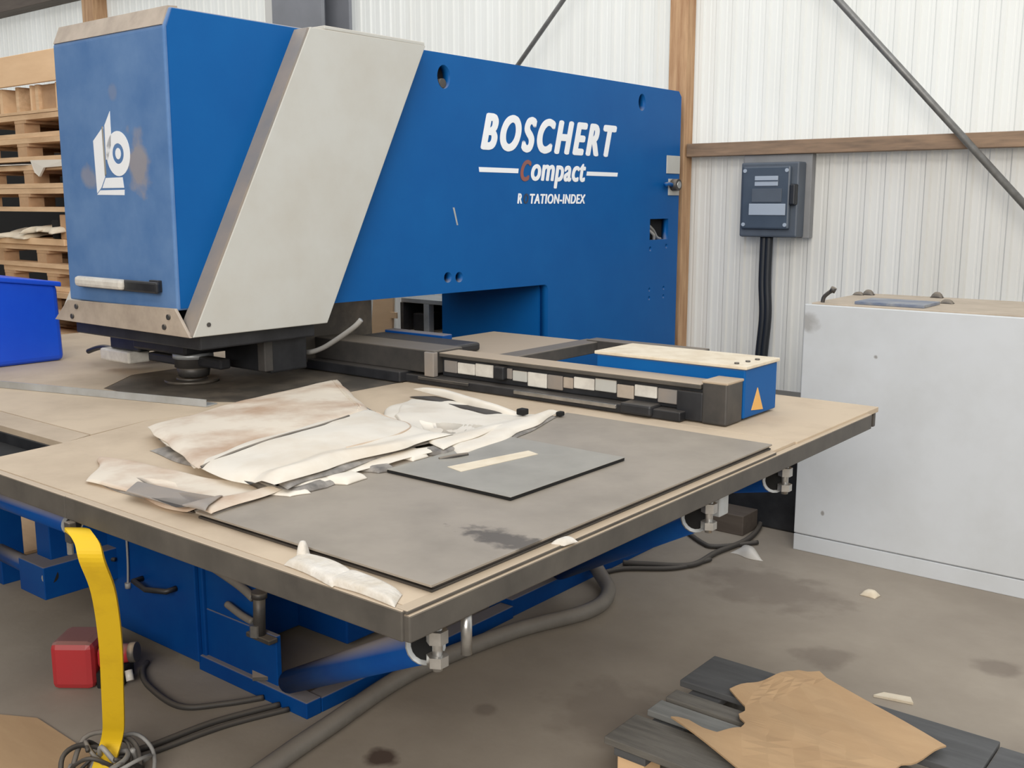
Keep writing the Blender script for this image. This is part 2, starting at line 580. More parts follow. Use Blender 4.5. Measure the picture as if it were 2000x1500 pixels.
box('flange', -6.62, -6.05, 5.30, 5.33, 0, 5.2, 'column', colm)
box('web', -6.36, -6.31, 5.33, 5.57, 0, 5.2, 'column', colm)
box('flange', -6.62, -6.05, 5.57, 5.60, 0, 5.2, 'column', colm)
box('lit_side_strip', -6.83, -6.63, 5.40, 5.60, 0, 5.2, 'column_lit', colm)  # pale strip painted as the lit side of the column

# brace rods
d1 = Vector((-1.298 + 2.304, 0, 1.6 - 2.68))
p = Vector((-2.262, 5.56, 2.66))
cyl('brace_rod', p - d1 * 1.6, p + d1 * 1.55, 0.019, 'rod', None, n=12, at=p)
tag(bpy.data.objects['brace_rod'], 'long grey steel brace rod crossing the wall above the white cabinet', 'brace rod')
d2 = Vector((-4.475 + 4.097, 0, 2.509 - 2.887))
p = Vector((-4.0, 5.50, 2.86))
o = cyl('brace_rod', p - d2 * 5, p + d2 * 5, 0.015, 'rod', None, n=12, at=p)
tag(o, 'thin dark brace rod rising from behind the machine top edge', 'brace rod')

# ------------------------------------------------------------ punching machine
pm = thing('punching_machine', (-3.53, 2.86, 0), 'large blue and grey punching machine with white lettering on its side', 'machine')
XS = -3.15           # near side face of the blue frame
XF = -3.87
outer = [(2.35, 1.205), (2.35, 2.2), (2.38, 2.235), (5.47, 2.237), (5.5, 2.207), (5.5, 0.02), (4.207, 0.02), (4.207, 1.165), (4.199, 1.182), (4.182, 1.19)]
core = [(2.40, 1.215), (2.40, 2.225), (5.49, 2.225), (5.49, 0.03), (4.22, 0.03), (4.22, 1.215)]
prism('frame_core', [(XF, y, z) for y, z in core], (XS - 0.05 - XF, 0, 0), 'blue', pm)
holes = [ell(3.443, 2.137, 0.042, 0.05), ell(5.067, 2.146, 0.036, 0.046), ell(3.456, 1.267, 0.026, 0.024, 16), ell(3.532, 1.264, 0.026, 0.024, 16),
         [(5.18, 1.505), (5.385, 1.505), (5.385, 1.385), (5.18, 1.385)],
         ell(5.19, 1.335, 0.014, 0.014, 12), ell(5.37, 1.345, 0.014, 0.014, 12), ell(5.19, 1.10, 0.012, 0.012, 12), ell(5.35, 1.10, 0.012, 0.012, 12),
         ell(5.19, 1.05, 0.012, 0.012, 12), ell(5.35, 1.05, 0.012, 0.012, 12)]
plate_with_holes('side_plate', outer, holes, XS - 0.05, XS, 'blue', pm)
for (cy, cz, r) in ((3.443, 2.137, 0.05), (5.067, 2.146, 0.046), (3.456, 1.267, 0.026), (3.532, 1.264, 0.026)):
    cyl('hole_dark_disc', (XS - 0.049, cy, cz), (XS - 0.044, cy, cz), r * 1.1, 'void', pm)  # black disc painted for the darkness deep in the hole
cyl('hole_bolt', (XS - 0.044, 3.45, 2.112), (XS - 0.012, 3.45, 2.112), 0.02, 'dark', pm)
box('recess_dark_sheet', XS - 0.049, XS - 0.045, 5.17, 5.39, 1.38, 1.51, 'void', pm, 0)  # black sheet painted for the darkness inside the recess
tube('recess_cable', [(XS - 0.02, 5.19, 1.47), (XS - 0.01, 5.23, 1.44), (XS - 0.015, 5.28, 1.40), (XS - 0.02, 5.33, 1.388)], 0.01, 'steel', pm)
tube('recess_cable', [(XS - 0.02, 5.20, 1.44), (XS - 0.012, 5.24, 1.415), (XS - 0.02, 5.26, 1.388)], 0.009, 'cable_l', pm)
box('frame_front_panel', XF, XS - 0.05, 4.195, 4.219, 0.6, 1.2, 'blue', pm, 0)
# rear cover, a slightly proud panel on the column
box('data_plate', XS, XS + 0.006, 5.345, 5.495, 1.765, 1.868, 'grey', pm, 0.002)
box('lock_plate', XS, XS + 0.008, 5.37, 5.49, 1.64, 1.735, 'grey', pm, 0.002)
lk = cyl('lock', (XS + 0.005, 5.41, 1.70), (XS + 0.05, 5.41, 1.70), 0.034, 'dark', pm)
cyl('lock_core', (XS + 0.045, 5.41, 1.70), (XS + 0.054, 5.41, 1.70), 0.02, 'alu', lk)
tube('key_lever', [(XS + 0.02, 5.38, 1.70), (XS + 0.03, 5.33, 1.705), (XS + 0.03, 5.29, 1.70)], 0.012, 'blue', pm)
prism('scratch', [(XS, 3.492, 1.577), (XS, 3.503, 1.577), (XS, 3.527, 1.498), (XS, 3.518, 1.498)], (0.001, 0, 0), 'alu', pm)

# lettering on the side
XT = XS
text_mesh('lettering', 'BOSCHERT', pm, 'white_print', 3.684, 4.817, 1.836, 2.006, XT, 0.26, 0.0125, spacing=1.32)
text_mesh('lettering', 'C', pm, 'red_print', 3.968, 4.068, 1.70, 1.802, XT, 0.25, 0.006)
text_mesh('lettering', 'ompact', pm, 'white_print', 4.047, 4.535, 1.668, 1.797, XT, 0.2, 0.006, spacing=1.08)
text_mesh('lettering', 'R', pm, 'white_print', 3.955, 3.998, 1.593, 1.642, XT, 0.15, 0.0025)
text_mesh('lettering', 'O', pm, 'dark_print', 4.0, 4.045, 1.593, 1.642, XT, 0.15, 0.0025)
text_mesh('lettering', 'TATION-INDEX', pm, 'white_print', 4.047, 4.528, 1.592, 1.641, XT, 0.15, 0.0025, spacing=1.12)
prism('lettering_bar', [(XT, 3.676, 1.737), (XT, 3.672, 1.759), (XT, 3.965, 1.759), (XT, 3.961, 1.737)], (0.0015, 0, 0), 'white_print', pm)
prism('lettering_bar', [(XT, 4.535, 1.737), (XT, 4.54, 1.758), (XT, 4.832, 1.758), (XT, 4.827, 1.737)], (0.0015, 0, 0), 'white_print', pm)

# blue front hood, seen from the front and the side: sloping lip on top
hood = [(2.062, 1.228), (2.067, 2.176), (2.097, 2.243), (2.72, 2.243), (2.2, 1.228)]
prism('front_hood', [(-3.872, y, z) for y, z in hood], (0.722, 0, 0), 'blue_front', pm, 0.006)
# near side skin of the hood (same paint, no sheen in its colour)
sk = [(2.075, 1.235), (2.080, 2.178), (2.104, 2.238), (2.72, 2.238), (2.2, 1.235)]
prism('hood_side_panel', [(-3.151, y, z) for y, z in sk], (0.004, 0, 0), 'blue', pm)
prism('hood_lip', [(-3.866, 2.0655, 2.183), (-3.866, 2.0925, 2.246), (-3.866, 2.13, 2.249), (-3.866, 2.13, 2.18)], (0.710, 0, 0), 'grey_dirty', pm)

# grey slanted band that wraps around the machine, both sides and the front apron
band = [(2.065, 1.14), (2.632, 2.236), (3.247, 2.238), (2.671, 1.137)]
prism('slanted_band', [(-3.15, y, z) for y, z in band], (0.08, 0, 0), 'grey', pm, 0.003)
prism('slanted_band', [(-3.985, y, z) for y, z in band], (0.11, 0, 0), 'grey', pm, 0.003)
prism('band_edge', [(-3.149, 2.058, 1.146), (-3.149, 2.62, 2.232), (-3.149, 2.633, 2.232), (-3.149, 2.071, 1.146)], (0.076, 0, 0), 'strip', pm)
box('band_top', -3.985, -3.07, 2.70, 3.24, 2.236, 2.25, 'grey', pm, 0.003)
prism('front_apron', [(-3.985, 2.052, 1.142), (-3.07, 2.052, 1.14), (-3.152, 2.052, 1.236), (-3.875, 2.052, 1.226)], (0, 0.012, 0), 'grey_dirty', pm, 0.002)
for x, z in ((-3.807, 1.204), (-3.843, 1.164), (-3.188, 1.205), (-3.217, 1.168)):
    cyl('bolt', (x, 2.053, z), (x, 2.046, z), 0.010, 'dark', pm, n=10)
cyl('bolt', (-3.07, 2.13, 1.18), (-3.067, 2.13, 1.18), 0.008, 'dark', pm, n=10)

# handle on the hood
hd = box('handle', -3.76, -3.225, 2.030, 2.050, 1.284, 1.325, 'black', pm, 0.008)
box('handle_grip', -3.745, -3.425, 2.012, 2.046, 1.288, 1.326, 'white_tool', hd, 0.012)
box('handle_mount', -3.745, -3.70, 2.045, 2.064, 1.288, 1.32, 'black', hd, 0.003)
box('handle_mount', -3.29, -3.235, 2.045, 2.064, 1.288, 1.33, 'black', hd, 0.003)

# emblem on the hood front
YE = 2.064


def emblem(name, pts, m='white_print', yo=0.0):
    prism(name, [(x, YE - 0.003 - yo + (z - 1.23) * 0.0053, z) for x, z in pts], (0, 0.006, 0), m, pm)


emblem('emblem', [(-3.505, 1.921), (-3.506, 1.845), (-3.511, 1.80), (-3.535, 1.752), (-3.549, 1.752), (-3.546, 1.873)])
emblem('emblem', [(-3.629, 1.821), (-3.565, 1.863), (-3.556, 1.868), (-3.562, 1.752), (-3.563, 1.69), (-3.592, 1.653), (-3.623, 1.632), (-3.626, 1.726)])
emblem('emblem', [(-3.559, 1.687), (-3.447, 1.688), (-3.441, 1.651), (-3.586, 1.651)])
emblem('emblem', [(-3.624, 1.627), (-3.601, 1.643), (-3.439, 1.644), (-3.441, 1.625)])
bm = bmesh.new()
NR = 32
o1 = ell(-3.467, 1.771, 0.077, 0.079, NR)
i1 = ell(-3.467, 1.771, 0.037, 0.036, NR)
for k in range(NR):
    j = (k + 1) % NR
    ring4 = [o1[k], o1[j], i1[j], i1[k]]
    bm_prism(bm, [(x, YE - 0.003 + (z - 1.23) * 0.0053, z) for x, z in ring4], (0, 0.006, 0))
bmesh.ops.remove_doubles(bm, verts=bm.verts, dist=1e-5)
finish('emblem', bm, 'white_print', pm)
emblem('emblem', ell(-3.467, 1.771, 0.018, 0.02, 16))
emblem('emblem_shade', [(-3.563, 1.868), (-3.5565, 1.870), (-3.5535, 1.70), (-3.560, 1.695)], 'plate2', 0.002)

# tooling under the head
box('head_base', -3.95, -3.11, 2.12, 2.64, 1.085, 1.142, 'black', pm, 0.006)
box('tool_carrier', -3.78, -3.42, 2.26, 2.50, 1.02, 1.09, 'black', pm, 0.01)
ph = cyl('punch_holder', (-3.50, 2.35, 0.965), (-3.50, 2.35, 1.09), 0.072, 'dark', pm, n=28)
cyl('collar', (-3.50, 2.35, 1.0), (-3.50, 2.35, 1.022), 0.078, 'alu', ph, n=28)
box('clamp_arm', -3.78, -3.56, 2.325, 2.375, 0.962, 0.998, 'black', ph, 0.008)
box('clamp_arm', -3.44, -3.29, 2.325, 2.375, 0.972, 1.012, 'black', ph, 0.008)
cyl('stripper', (-3.50, 2.35, 0.928), (-3.50, 2.35, 0.966), 0.058, 'dark', ph, n=28, r1=0.066)
box('side_tool', -4.07, -3.85, 2.28, 2.38, 0.945, 0.995, 'white_tool', pm, 0.008)
box('tool_mount', -4.02, -3.80, 2.30, 2.50, 0.996, 1.10, 'black', pm, 0.008)
tube('lever', [(-4.04, 2.33, 0.985), (-4.14, 2.34, 0.985), (-4.22, 2.35, 0.972), (-4.29, 2.35, 0.952)], 0.011, 'black', pm)
box('rear_tool_block', -4.36, -4.05, 2.42, 2.70, 1.03, 1.11, 'dark', pm, 0.01)
box('guide_block', -3.45, -3.16, 2.46, 2.64, 0.955, 1.13, 'black', pm, 0.008)
box('guide_face', -3.2, -3.155, 2.43, 2.47, 0.965, 1.09, 'dark', pm, 0.004)
cyl('die', (-3.53, 2.36, 0.901), (-3.53, 2.36, 0.912), 0.105, 'die_plate', pm, n=36)
cyl('die_insert', (-3.53, 2.36, 0.905), (-3.53, 2.36, 0.918), 0.06, 'dark', pm, n=28)
# dark guard under the arm
box('arm_guard', -3.45, -3.40, 2.80, 3.22, 0.93, 1.21, 'die_plate', pm, 0.003)

# base: pedestal, cabinet, floor frame
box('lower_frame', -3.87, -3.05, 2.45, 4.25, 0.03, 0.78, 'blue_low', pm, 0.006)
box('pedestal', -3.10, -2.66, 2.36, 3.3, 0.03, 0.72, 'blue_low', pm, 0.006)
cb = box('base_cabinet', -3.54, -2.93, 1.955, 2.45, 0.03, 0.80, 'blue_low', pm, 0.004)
box('cabinet_door', -3.52, -2.95, 1.938, 1.956, 0.03, 0.76, 'blue_low', cb, 0.004)
tube('door_handle', [(-3.27, 1.936, 0.262), (-3.272, 1.900, 0.262), (-3.19, 1.897, 0.250), (-3.065, 1.900, 0.272), (-3.06, 1.936, 0.275)], 0.010, 'black', cb, sub=1)
tube('door_cord', [(-3.35, 1.93, 0.40), (-3.353, 1.93, 0.30), (-3.362, 1.93, 0.215)], 0.004, 'cable_l', cb)
cyl('cord_weight', (-3.362, 1.93, 0.225), (-3.362, 1.93, 0.205), 0.011, 'cable_l', cb, n=10)
tube('latch', [(-3.47, 1.94, 0.30), (-3.45, 1.92, 0.30), (-3.43, 1.925, 0.30)], 0.008, 'black', cb)
box('leg_plate', -2.93, -2.555, 1.965, 1.985, 0.05, 0.225, 'blue_low', pm, 0.003)
box('leg_plate', -2.93, -2.655, 1.967, 1.985, 0.225, 0.80, 'blue_low', pm, 0.003)
vv = cyl('valve', (-2.612, 1.945, 0.225), (-2.605, 1.945, 0.36), 0.020, 'dark', pm, n=14)
cyl('valve_nut', (-2.618, 1.935, 0.222), (-2.616, 1.935, 0.262), 0.022, 'steel', vv, n=6)
cyl('valve_cap', (-2.605, 1.945, 0.352), (-2.604, 1.945, 0.372), 0.026, 'dark', vv, n=14)
tube('valve_pipe', [(-2.63, 1.94, 0.345), (-2.72, 1.94, 0.375), (-2.95, 1.93, 0.43)], 0.014, 'hose', vv)
tube('valve_pipe', [(-2.64, 1.94, 0.262), (-2.70, 1.94, 0.27), (-2.78, 1.945, 0.285)], 0.012, 'hose', vv)
box('valve_foot', -2.665, -2.545, 1.93, 1.965, 0.208, 0.224, 'dark', vv, 0.003)
box('floor_beam', -2.96, -2.39, 1.945, 2.005, 0.0, 0.055, 'blue_low', pm, 0.003)
box('floor_beam', -2.455, -2.39, 2.007, 2.98, 0.0, 0.05, 'blue_low', pm, 0.003)
box('floor_beam', -2.52, -2.40, 2.985, 4.1, 0.0, 0.07, 'blue_low', pm, 0.003)
box('floor_beam', -3.1, -2.52, 3.02, 3.12, 0.0, 0.07, 'blue_low', pm, 0.003)
prism('foot_pad', [(-2.72, 1.99, 0.06), (-2.64, 1.93, 0.06), (-2.58, 1.99, 0.06), (-2.66, 2.05, 0.06)], (0, 0, 0.012), 'edge', pm)
box('side_bracket', -3.62, -3.44, 1.66, 1.99, 0.22, 0.34, 'blue_low', pm, 0.003)
box('side_bracket', -3.60, -3.50, 1.72, 1.98, 0.33, 0.50, 'blue_low', pm, 0.003)

# ------------------------------------------------------------ machine table
tb = thing('machine_table', (-2.1, 2.3, 0), 'wide dusty steel work table in front of the blue machine', 'table')
TZ = 0.90
XR = -1.215
prism('top_plate', [(-2.87, 1.228, 0.882), (XR - 0.008, 1.228, 0.882), (XR - 0.008, 2.86, 0.882), (-2.86, 2.86, 0.882), (-2.86, 2.285, 0.882), (-2.99, 1.818, 0.882), (-2.90, 1.49, 0.882)], (0, 0, 0.018), 'table', tb)
box('top_plate', -2.857, XR - 0.002, 2.863, 3.545, 0.882, TZ, 'table', tb, 0.002)
prism('top_plate', [(-5.35, 1.60, 0.882), (-2.940, 1.60, 0.882), (-2.994, 1.818, 0.882), (-2.864, 2.285, 0.882), (-2.864, 2.30, 0.882), (-3.25, 2.05, 0.882), (-3.65, 2.05, 0.882), (-3.86, 2.30, 0.882), (-3.86, 3.5, 0.882), (-5.35, 3.5, 0.882)], (0, 0, 0.018), 'table', tb)
prism('die_plate', [(-3.856, 2.304, 0.882), (-3.648, 2.054, 0.882), (-3.252, 2.054, 0.882), (-2.864, 2.304, 0.882), (-2.864, 3.5, 0.882), (-3.856, 3.5, 0.882)], (0, 0, 0.018), 'die_plate', tb)
prism('edge_strip', [(-5.35, 1.485, 0.880), (-2.902, 1.492, 0.880), (-2.944, 1.597, 0.880), (-5.35, 1.597, 0.880)], (0, 0, 0.019), 'table_strip', tb)
box('front_edge', -2.36, XR, 1.205, 1.228, 0.842, TZ, 'edge', tb, 0.003)
box('front_edge', -2.87, -2.363, 1.206, 1.228, 0.842, TZ - 0.001, 'edge', tb, 0.003)
box('side_edge', XR - 0.007, XR + 0.014, 1.21, 3.44, 0.842, 0.893, 'edge', tb, 0.003)
box('side_lip', XR - 0.020, XR + 0.008, 1.21, 2.70, 0.893, TZ + 0.001, 'edge', tb, 0.002)
box('back_edge', -2.86, XR - 0.01, 3.525, 3.545, 0.83, 0.881, 'edge', tb, 0.003)
box('wing_edge', -5.35, -2.905, 1.489, 1.505, 0.80, 0.879, 'black', tb, 0.003)  # face coloured black for the shade below the table wing
box('inner_edge', -2.868, -2.848, 1.23, 1.49, 0.82, 0.881, 'edge', tb, 0.002)
box('gap_shade_sheet', -3.9, -2.872, 1.215, 1.488, 0.838, 0.846, 'void', tb, 0.001)  # black sheet standing in for the shade seen through the table gap
box('back_shade_panel', -5.35, -3.88, 3.46, 3.48, 0.02, 0.881, 'black', tb, 0.002)  # added panel, blocks light coming under the table from behind
box('end_shade_panel', -5.345, -5.325, 2.52, 3.46, 0.02, 0.881, 'black', tb, 0.002)  # added panel, blocks light coming under the table from the left
# blue under-frame and struts
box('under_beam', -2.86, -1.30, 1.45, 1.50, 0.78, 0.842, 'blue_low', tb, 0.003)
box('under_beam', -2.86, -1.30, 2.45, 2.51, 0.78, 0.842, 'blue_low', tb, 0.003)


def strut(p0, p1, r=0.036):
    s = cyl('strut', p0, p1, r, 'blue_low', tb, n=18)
    a, b = Vector(p0), Vector(p1)
    d = (b - a).normalized()
    bm = bmesh.new()
    bm_cyl(bm, b - d * 0.002, b + d * 0.006, r * 1.06, n=18)
    finish('strut_end', bm, 'alu', s)
    bm = bmesh.new()
    bm_cyl(bm, b, b + d * 0.009, r * 0.82, n=18)
    finish('strut_bore', bm, 'void', s)
    bm = bmesh.new()
    bm_cyl(bm, a - d * 0.03, a + d * 0.01, r * 0.5, n=12)
    finish('strut_pivot', bm, 'steel', s)
    return s


strut((-2.46, 1.94, 0.11), (-1.285, 1.335, 0.775), 0.037)
strut((-2.40, 3.30, 0.10), (-1.285, 2.375, 0.77), 0.037)
strut((-2.40, 4.0, 0.3), (-1.275, 2.84, 0.775), 0.034)
strut((-3.9, 1.72, 0.285), (-3.45, 1.69, 0.30), 0.03)
strut((-3.05, 1.26, 0.795), (-2.44, 1.26, 0.80), 0.026)
for (x, y) in ((-1.235, 1.315), (-1.235, 2.36), (-1.235, 2.83)):
    bl = cyl('levelling_bolt', (x, y, 0.745), (x, y, 0.842), 0.010, 'steel', tb, n=12)
    cyl('nut', (x, y, 0.80), (x, y, 0.825), 0.021, 'steel', bl, n=6)
    cyl('nut', (x, y, 0.755), (x, y, 0.775), 0.021, 'steel', bl, n=6)
cyl('levelling_bolt', (-1.225, 1.385, 0.755), (-1.225, 1.385, 0.842), 0.011, 'steel', tb, n=12)
box('bracket', -1.26, -1.235, 2.42, 2.47, 0.77, 0.842, 'alu', tb, 0.003)
box('clip', -2.345, -2.32, 1.19, 1.21, 0.79, 0.842, 'dark', tb, 0.003)
cyl('clip_pin', (-2.38, 1.22, 0.745), (-2.38, 1.22, 0.80), 0.008, 'steel', tb, n=8)
box('leg_post', -2.56, -2.48, 3.3, 3.4, 0.0, 0.86, 'black', tb, 0.003)
box('leg_post', -5.2, -5.1, 2.55, 2.65, 0.0, 0.88, 'blue_low', tb, 0.003)
box('leg_post', -4.4, -4.3, 1.9, 2.0, 0.0, 0.88, 'blue_low', tb, 0.003)

# ------------------------------------------------------------ clamp rail carriage
rc = thing('clamp_rail', (-2.4, 2.95, 0.9), 'long dark clamp rail with worn white plates lying across the table', 'machine rail')
box('rail_beam', -2.70, -1.56, 2.925, 3.02, 0.935, 1.012, 'black', rc, 0.004)
box('rail_cover', -2.70, -1.565, 2.905, 3.02, 1.012, 1.028, 'edge', rc, 0.003)
box('lower_guide', -3.35, -1.62, 2.875, 3.02, 0.903, 0.934, 'black', rc, 0.004)
box('guide_strip', -2.30, -1.86, 2.866, 2.876, 0.918, 0.932, 'steel', rc, 0.002)
box('guide_strip', -2.78, -2.52, 2.868, 2.876, 0.920, 0.931, 'dark', rc, 0.002)
random.seed(3)
x = -2.685
while x < -1.66:
    w = random.choice((0.055, 0.07, 0.045, 0.09))
    m = random.choice(('alu', 'grey', 'white_tool', 'grey_dirty', 'strip', 'white_tool'))
    dz = random.uniform(0, 0.02)
    box('scale_plate', x, min(x + w - 0.004, -1.655), 2.917, 2.926, 0.942 + dz, 1.004 - random.uniform(0, 0.012), m, rc, 0.003)
    x += w
box('clamp', -2.42, -2.37, 2.895, 2.93, 0.955, 1.004, 'black', rc, 0.006)
box('clamp', -1.84, -1.72, 2.858, 2.93, 0.908, 0.945, 'black', rc, 0.008)
box('ribbed_block', -1.655, -1.56, 2.91, 3.0, 0.905, 1.0, 'black', rc, 0.004)
eb = box('end_block', -1.56, -1.472, 2.905, 3.015, 0.903, 1.038, 'dark', rc, 0.006)
box('end_cap', -1.562, -1.47, 2.903, 3.018, 1.034, 1.043, 'table_strip', eb, 0.003)
box('carriage', -3.66, -2.705, 2.885, 3.05, 0.945, 1.035, 'dark', rc, 0.005)
box('carriage_face', -2.75, -2.70, 2.874, 2.90, 0.935, 1.03, 'strip', rc, 0.003)
box('carriage_base', -3.9, -2.85, 2.84, 3.0, 0.903, 0.945, 'black', rc, 0.005)
box('carriage_cover', -3.3, -2.74, 3.05, 3.2, 1.0, 1.035, 'black', rc, 0.01)
box('blue_edge', -3.3, -2.95, 3.2, 3.26, 1.02, 1.045, 'blue_low', rc, 0.004)
box('cross_plate', -3.12, -2.56, 3.05, 3.74, 0.972, 0.998, 'edge', rc, 0.003)
box('cross_arm', -2.60, -2.50, 3.02, 3.76, 0.955, 1.004, 'dark', rc, 0.004)
box('cross_arm', -2.56, -2.0, 3.70, 3.78, 0.965, 1.010, 'dark', rc, 0.004)
box('blue_spacer', -2.35, -2.05, 3.08, 3.2, 0.905, 0.965, 'blue_low', rc, 0.004)
mo = box('motor_cover', -2.045, -1.47, 3.022, 3.262, 0.908, 1.070, 'blue', rc, 0.005)
box('cover_lid', -2.052, -1.463, 3.016, 3.268, 1.070, 1.082, 'paper', mo, 0.003)
for x, y in ((-1.515, 3.05), (-1.505, 3.11), (-1.50, 3.17)):
    cyl('screw', (x, y, 1.080), (x, y, 1.087), 0.008, 'dark', mo, n=10)
prism('warning_sign', [(-1.471, 3.075, 0.930), (-1.471, 3.16, 0.921), (-1.471, 3.115, 1.0)], (0.003, 0, 0), 'warn', mo)
tube('signal_cable', [(-2.90, 2.69, 1.16), (-2.934, 2.68, 1.128), (-3.053, 2.68, 1.063), (-3.13, 2.68, 1.028), (-3.208, 2.68, 1.008), (-3.30, 2.68, 1.006), (-3.36, 2.68, 1.04), (-3.40, 2.68, 1.09)], 0.010, 'cable_l', rc)

# ------------------------------------------------------------ things on the table
ab = thing('angle_bar', (-3.5, 1.95, TZ), 'long pale aluminium angle bar lying on the dusty table left of the head', 'metal bar')
da = Vector((-3.03, 2.075, 0)) - Vector((-4.9, 1.545, 0))
nb = Vector((-da.y, da.x, 0)).normalized()
s0 = Vector((-4.9, 1.545, TZ + 0.001))
prism('flange', [s0, s0 + nb * 0.06, s0 + nb * 0.06 + Vector((0, 0, 0.004)), s0 + Vector((0, 0, 0.004))], da, 'alu', ab)
prism('flange', [s0 + Vector((0, 0, 0.004)), s0 + nb * 0.004 + Vector((0, 0, 0.004)), s0 + nb * 0.004 + Vector((0, 0, 0.026)), s0 + Vector((0, 0, 0.026))], da, 'alu', ab)

sp = thing('steel_sheet', (-1.58, 2.0, TZ), 'large thin grey steel sheet lying along the right table edge', 'steel sheet')
for i in range(3):
    z = TZ + 0.001 + 0.0055 * i
    d = (0.0, 0.006, -0.004)[i]
    box('sheet', -1.95 + d, -1.232 - d * 0.4, 1.30 + d, 2.715 - d, z, z + 0.005, 'plate' if i == 2 else 'plate_edge', sp, 0.0008)

sm = thing('square_plate', (-1.65, 2.04, TZ + 0.02), 'smaller square dark-edged plate with a paper strip on the steel sheet', 'metal plate')
box('plate', -1.860, -1.454, 1.802, 2.288, TZ + 0.0181, TZ + 0.0262, 'void', sm, 0.0)
box('top_face', -1.862, -1.453, 1.801, 2.29, TZ + 0.0262, TZ + 0.0270, 'plate2', sm, 0.0)
prism('paper_strip', [(-1.755, 1.915, TZ + 0.0272), (-1.695, 1.90, TZ + 0.0272), (-1.655, 2.17, TZ + 0.0272), (-1.70, 2.185, TZ + 0.0272)], (0, 0, 0.0008), 'paper', sm)

# folded tarps
tb2 = thing('folded_tarp', (-2.2, 1.4, TZ), 'flat soiled tarp with a grey hem at the left front edge of the table', 'tarp')
pad('fold', [(-2.40, 1.31), (-2.61, 1.45), (-1.93, 1.50), (-1.90, 1.31)], TZ, 0.006, 'tarp_grey', tb2, seed=21, wob=0.02, wav=0.002, exp=40, drape=True)
pad('fold', [(-2.415, 1.302), (-2.62, 1.46), (-1.92, 1.52), (-1.885, 1.298)], TZ + 0.007, 0.009, 'tarp_dirty', tb2, n=40, seed=22, wob=0.03, wav=0.005, exp=30, drape=True)
pad('grey_hem', [(-2.205, 1.278), (-2.265, 1.345), (-1.96, 1.375), (-1.90, 1.285)], TZ + 0.021, 0.004, 'strip', tb2, seed=23, wob=0.006, wav=0.0005, exp=40, drape=True)
tc_ = thing('folded_tarp', (-2.1, 2.3, TZ), 'white tarp with a raised dark lip lying against the clamp rail', 'tarp')
pad('fold', [(-2.38, 2.33), (-2.57, 2.57), (-1.92, 2.64), (-1.79, 2.03)], TZ + 0.001, 0.008, 'tarp_grey', tc_, seed=31, wob=0.03, wav=0.003, exp=40, drape=True)
pad('fold', [(-2.40, 2.31), (-2.575, 2.60), (-1.93, 2.655), (-1.80, 2.02)], TZ + 0.009, 0.012, 'tarp', tc_, n=44, seed=32, wob=0.04, wav=0.009, exp=30, drape=True)
pad('fold', [(-2.34, 2.30), (-2.45, 2.46), (-1.98, 2.50), (-1.86, 2.02)], TZ + 0.020, 0.008, 'tarp', tc_, n=36, seed=36, wob=0.03, wav=0.006, exp=30, drape=True)
pad('lip_lining', [(-2.56, 2.60), (-2.50, 2.655), (-2.08, 2.565), (-2.12, 2.515)], TZ + 0.014, 0.008, 'plate_edge', tc_, n=12, seed=34, wob=0.01, wav=0.001, exp=20)
pad('lip', [(-2.60, 2.655), (-2.59, 2.685), (-2.0, 2.585), (-2.02, 2.55)], TZ + 0.012, 0.022, 'tarp', tc_, n=24, seed=37, wob=0.015, wav=0.006, exp=4, zc=(0.02, 0.02, 0, 0))
box('buckle', -2.035, -2.005, 2.55, 2.58, TZ + 0.026, TZ + 0.046, 'void', tc_, 0.004)
box('buckle', -1.94, -1.92, 2.635, 2.66, TZ + 0.020, TZ + 0.035, 'void', tc_, 0.004)
tube('cord', [(-1.83, 1.965, 0.925), (-1.81, 2.0, 0.93), (-1.80, 2.045, 0.928)], 0.006, 'dark', tc_)
ta = thing('folded_tarp', (-2.35, 1.85, TZ), 'thick folded white tarp, the topmost one lying in two halves with a dark seam', 'tarp')
pad('fold', [(-2.60, 1.60), (-2.52, 2.36), (-1.95, 2.12), (-1.885, 1.535)], TZ + 0.001, 0.010, 'tarp_grey', ta, n=40, seed=4, wob=0.05, wav=0.004, exp=40, drape=True)
pad('fold', [(-2.62, 1.63), (-2.66, 2.40), (-1.93, 2.14), (-1.88, 1.55)], TZ + 0.010, 0.008, 'tarp', ta, n=40, seed=7, wob=0.06, wav=0.004, exp=40, drape=True)
pad('fold', [(-2.66, 1.65), (-2.74, 2.44), (-1.95, 2.15), (-1.90, 1.51)], TZ + 0.018, 0.008, 'tarp_grey', ta, n=40, seed=11, wob=0.05, wav=0.004, exp=40, drape=True)
pad('fold', [(-2.72, 1.67), (-2.90, 2.56), (-2.38, 2.25), (-2.24, 1.50)], TZ + 0.026, 0.009, 'tarp', ta, n=36, seed=13, wob=0.03, wav=0.004, exp=40, drape=True)
pad('fold', [(-2.757, 1.676), (-2.963, 2.609), (-2.39, 2.26), (-2.225, 1.49)], TZ + 0.033, 0.013, 'tarp_dirty', ta, n=48, seed=1, wob=0.02, wav=0.006, crown=0.010, exp=26, drape=True)
pad('fold', [(-2.255, 1.49), (-2.44, 2.28), (-1.955, 2.15), (-1.90, 1.476)], TZ + 0.030, 0.022, 'tarp', ta, n=48, seed=2, wob=0.025, crown=0.016, wav=0.006, exp=14, drape=True)
tube('seam', on_cloth([(-2.225, 1.50), (-2.222, 1.60), (-2.235, 1.76), (-2.275, 1.93), (-2.33, 2.1)], 0.0), 0.0045, 'dark', ta)
tube('hem', on_cloth([(-2.36, 2.24), (-2.25, 2.215), (-2.15, 2.17), (-2.07, 2.10), (-2.03, 2.0), (-2.015, 1.9), (-2.01, 1.8)], -0.0005), 0.0025, 'tarp_dirty', ta)
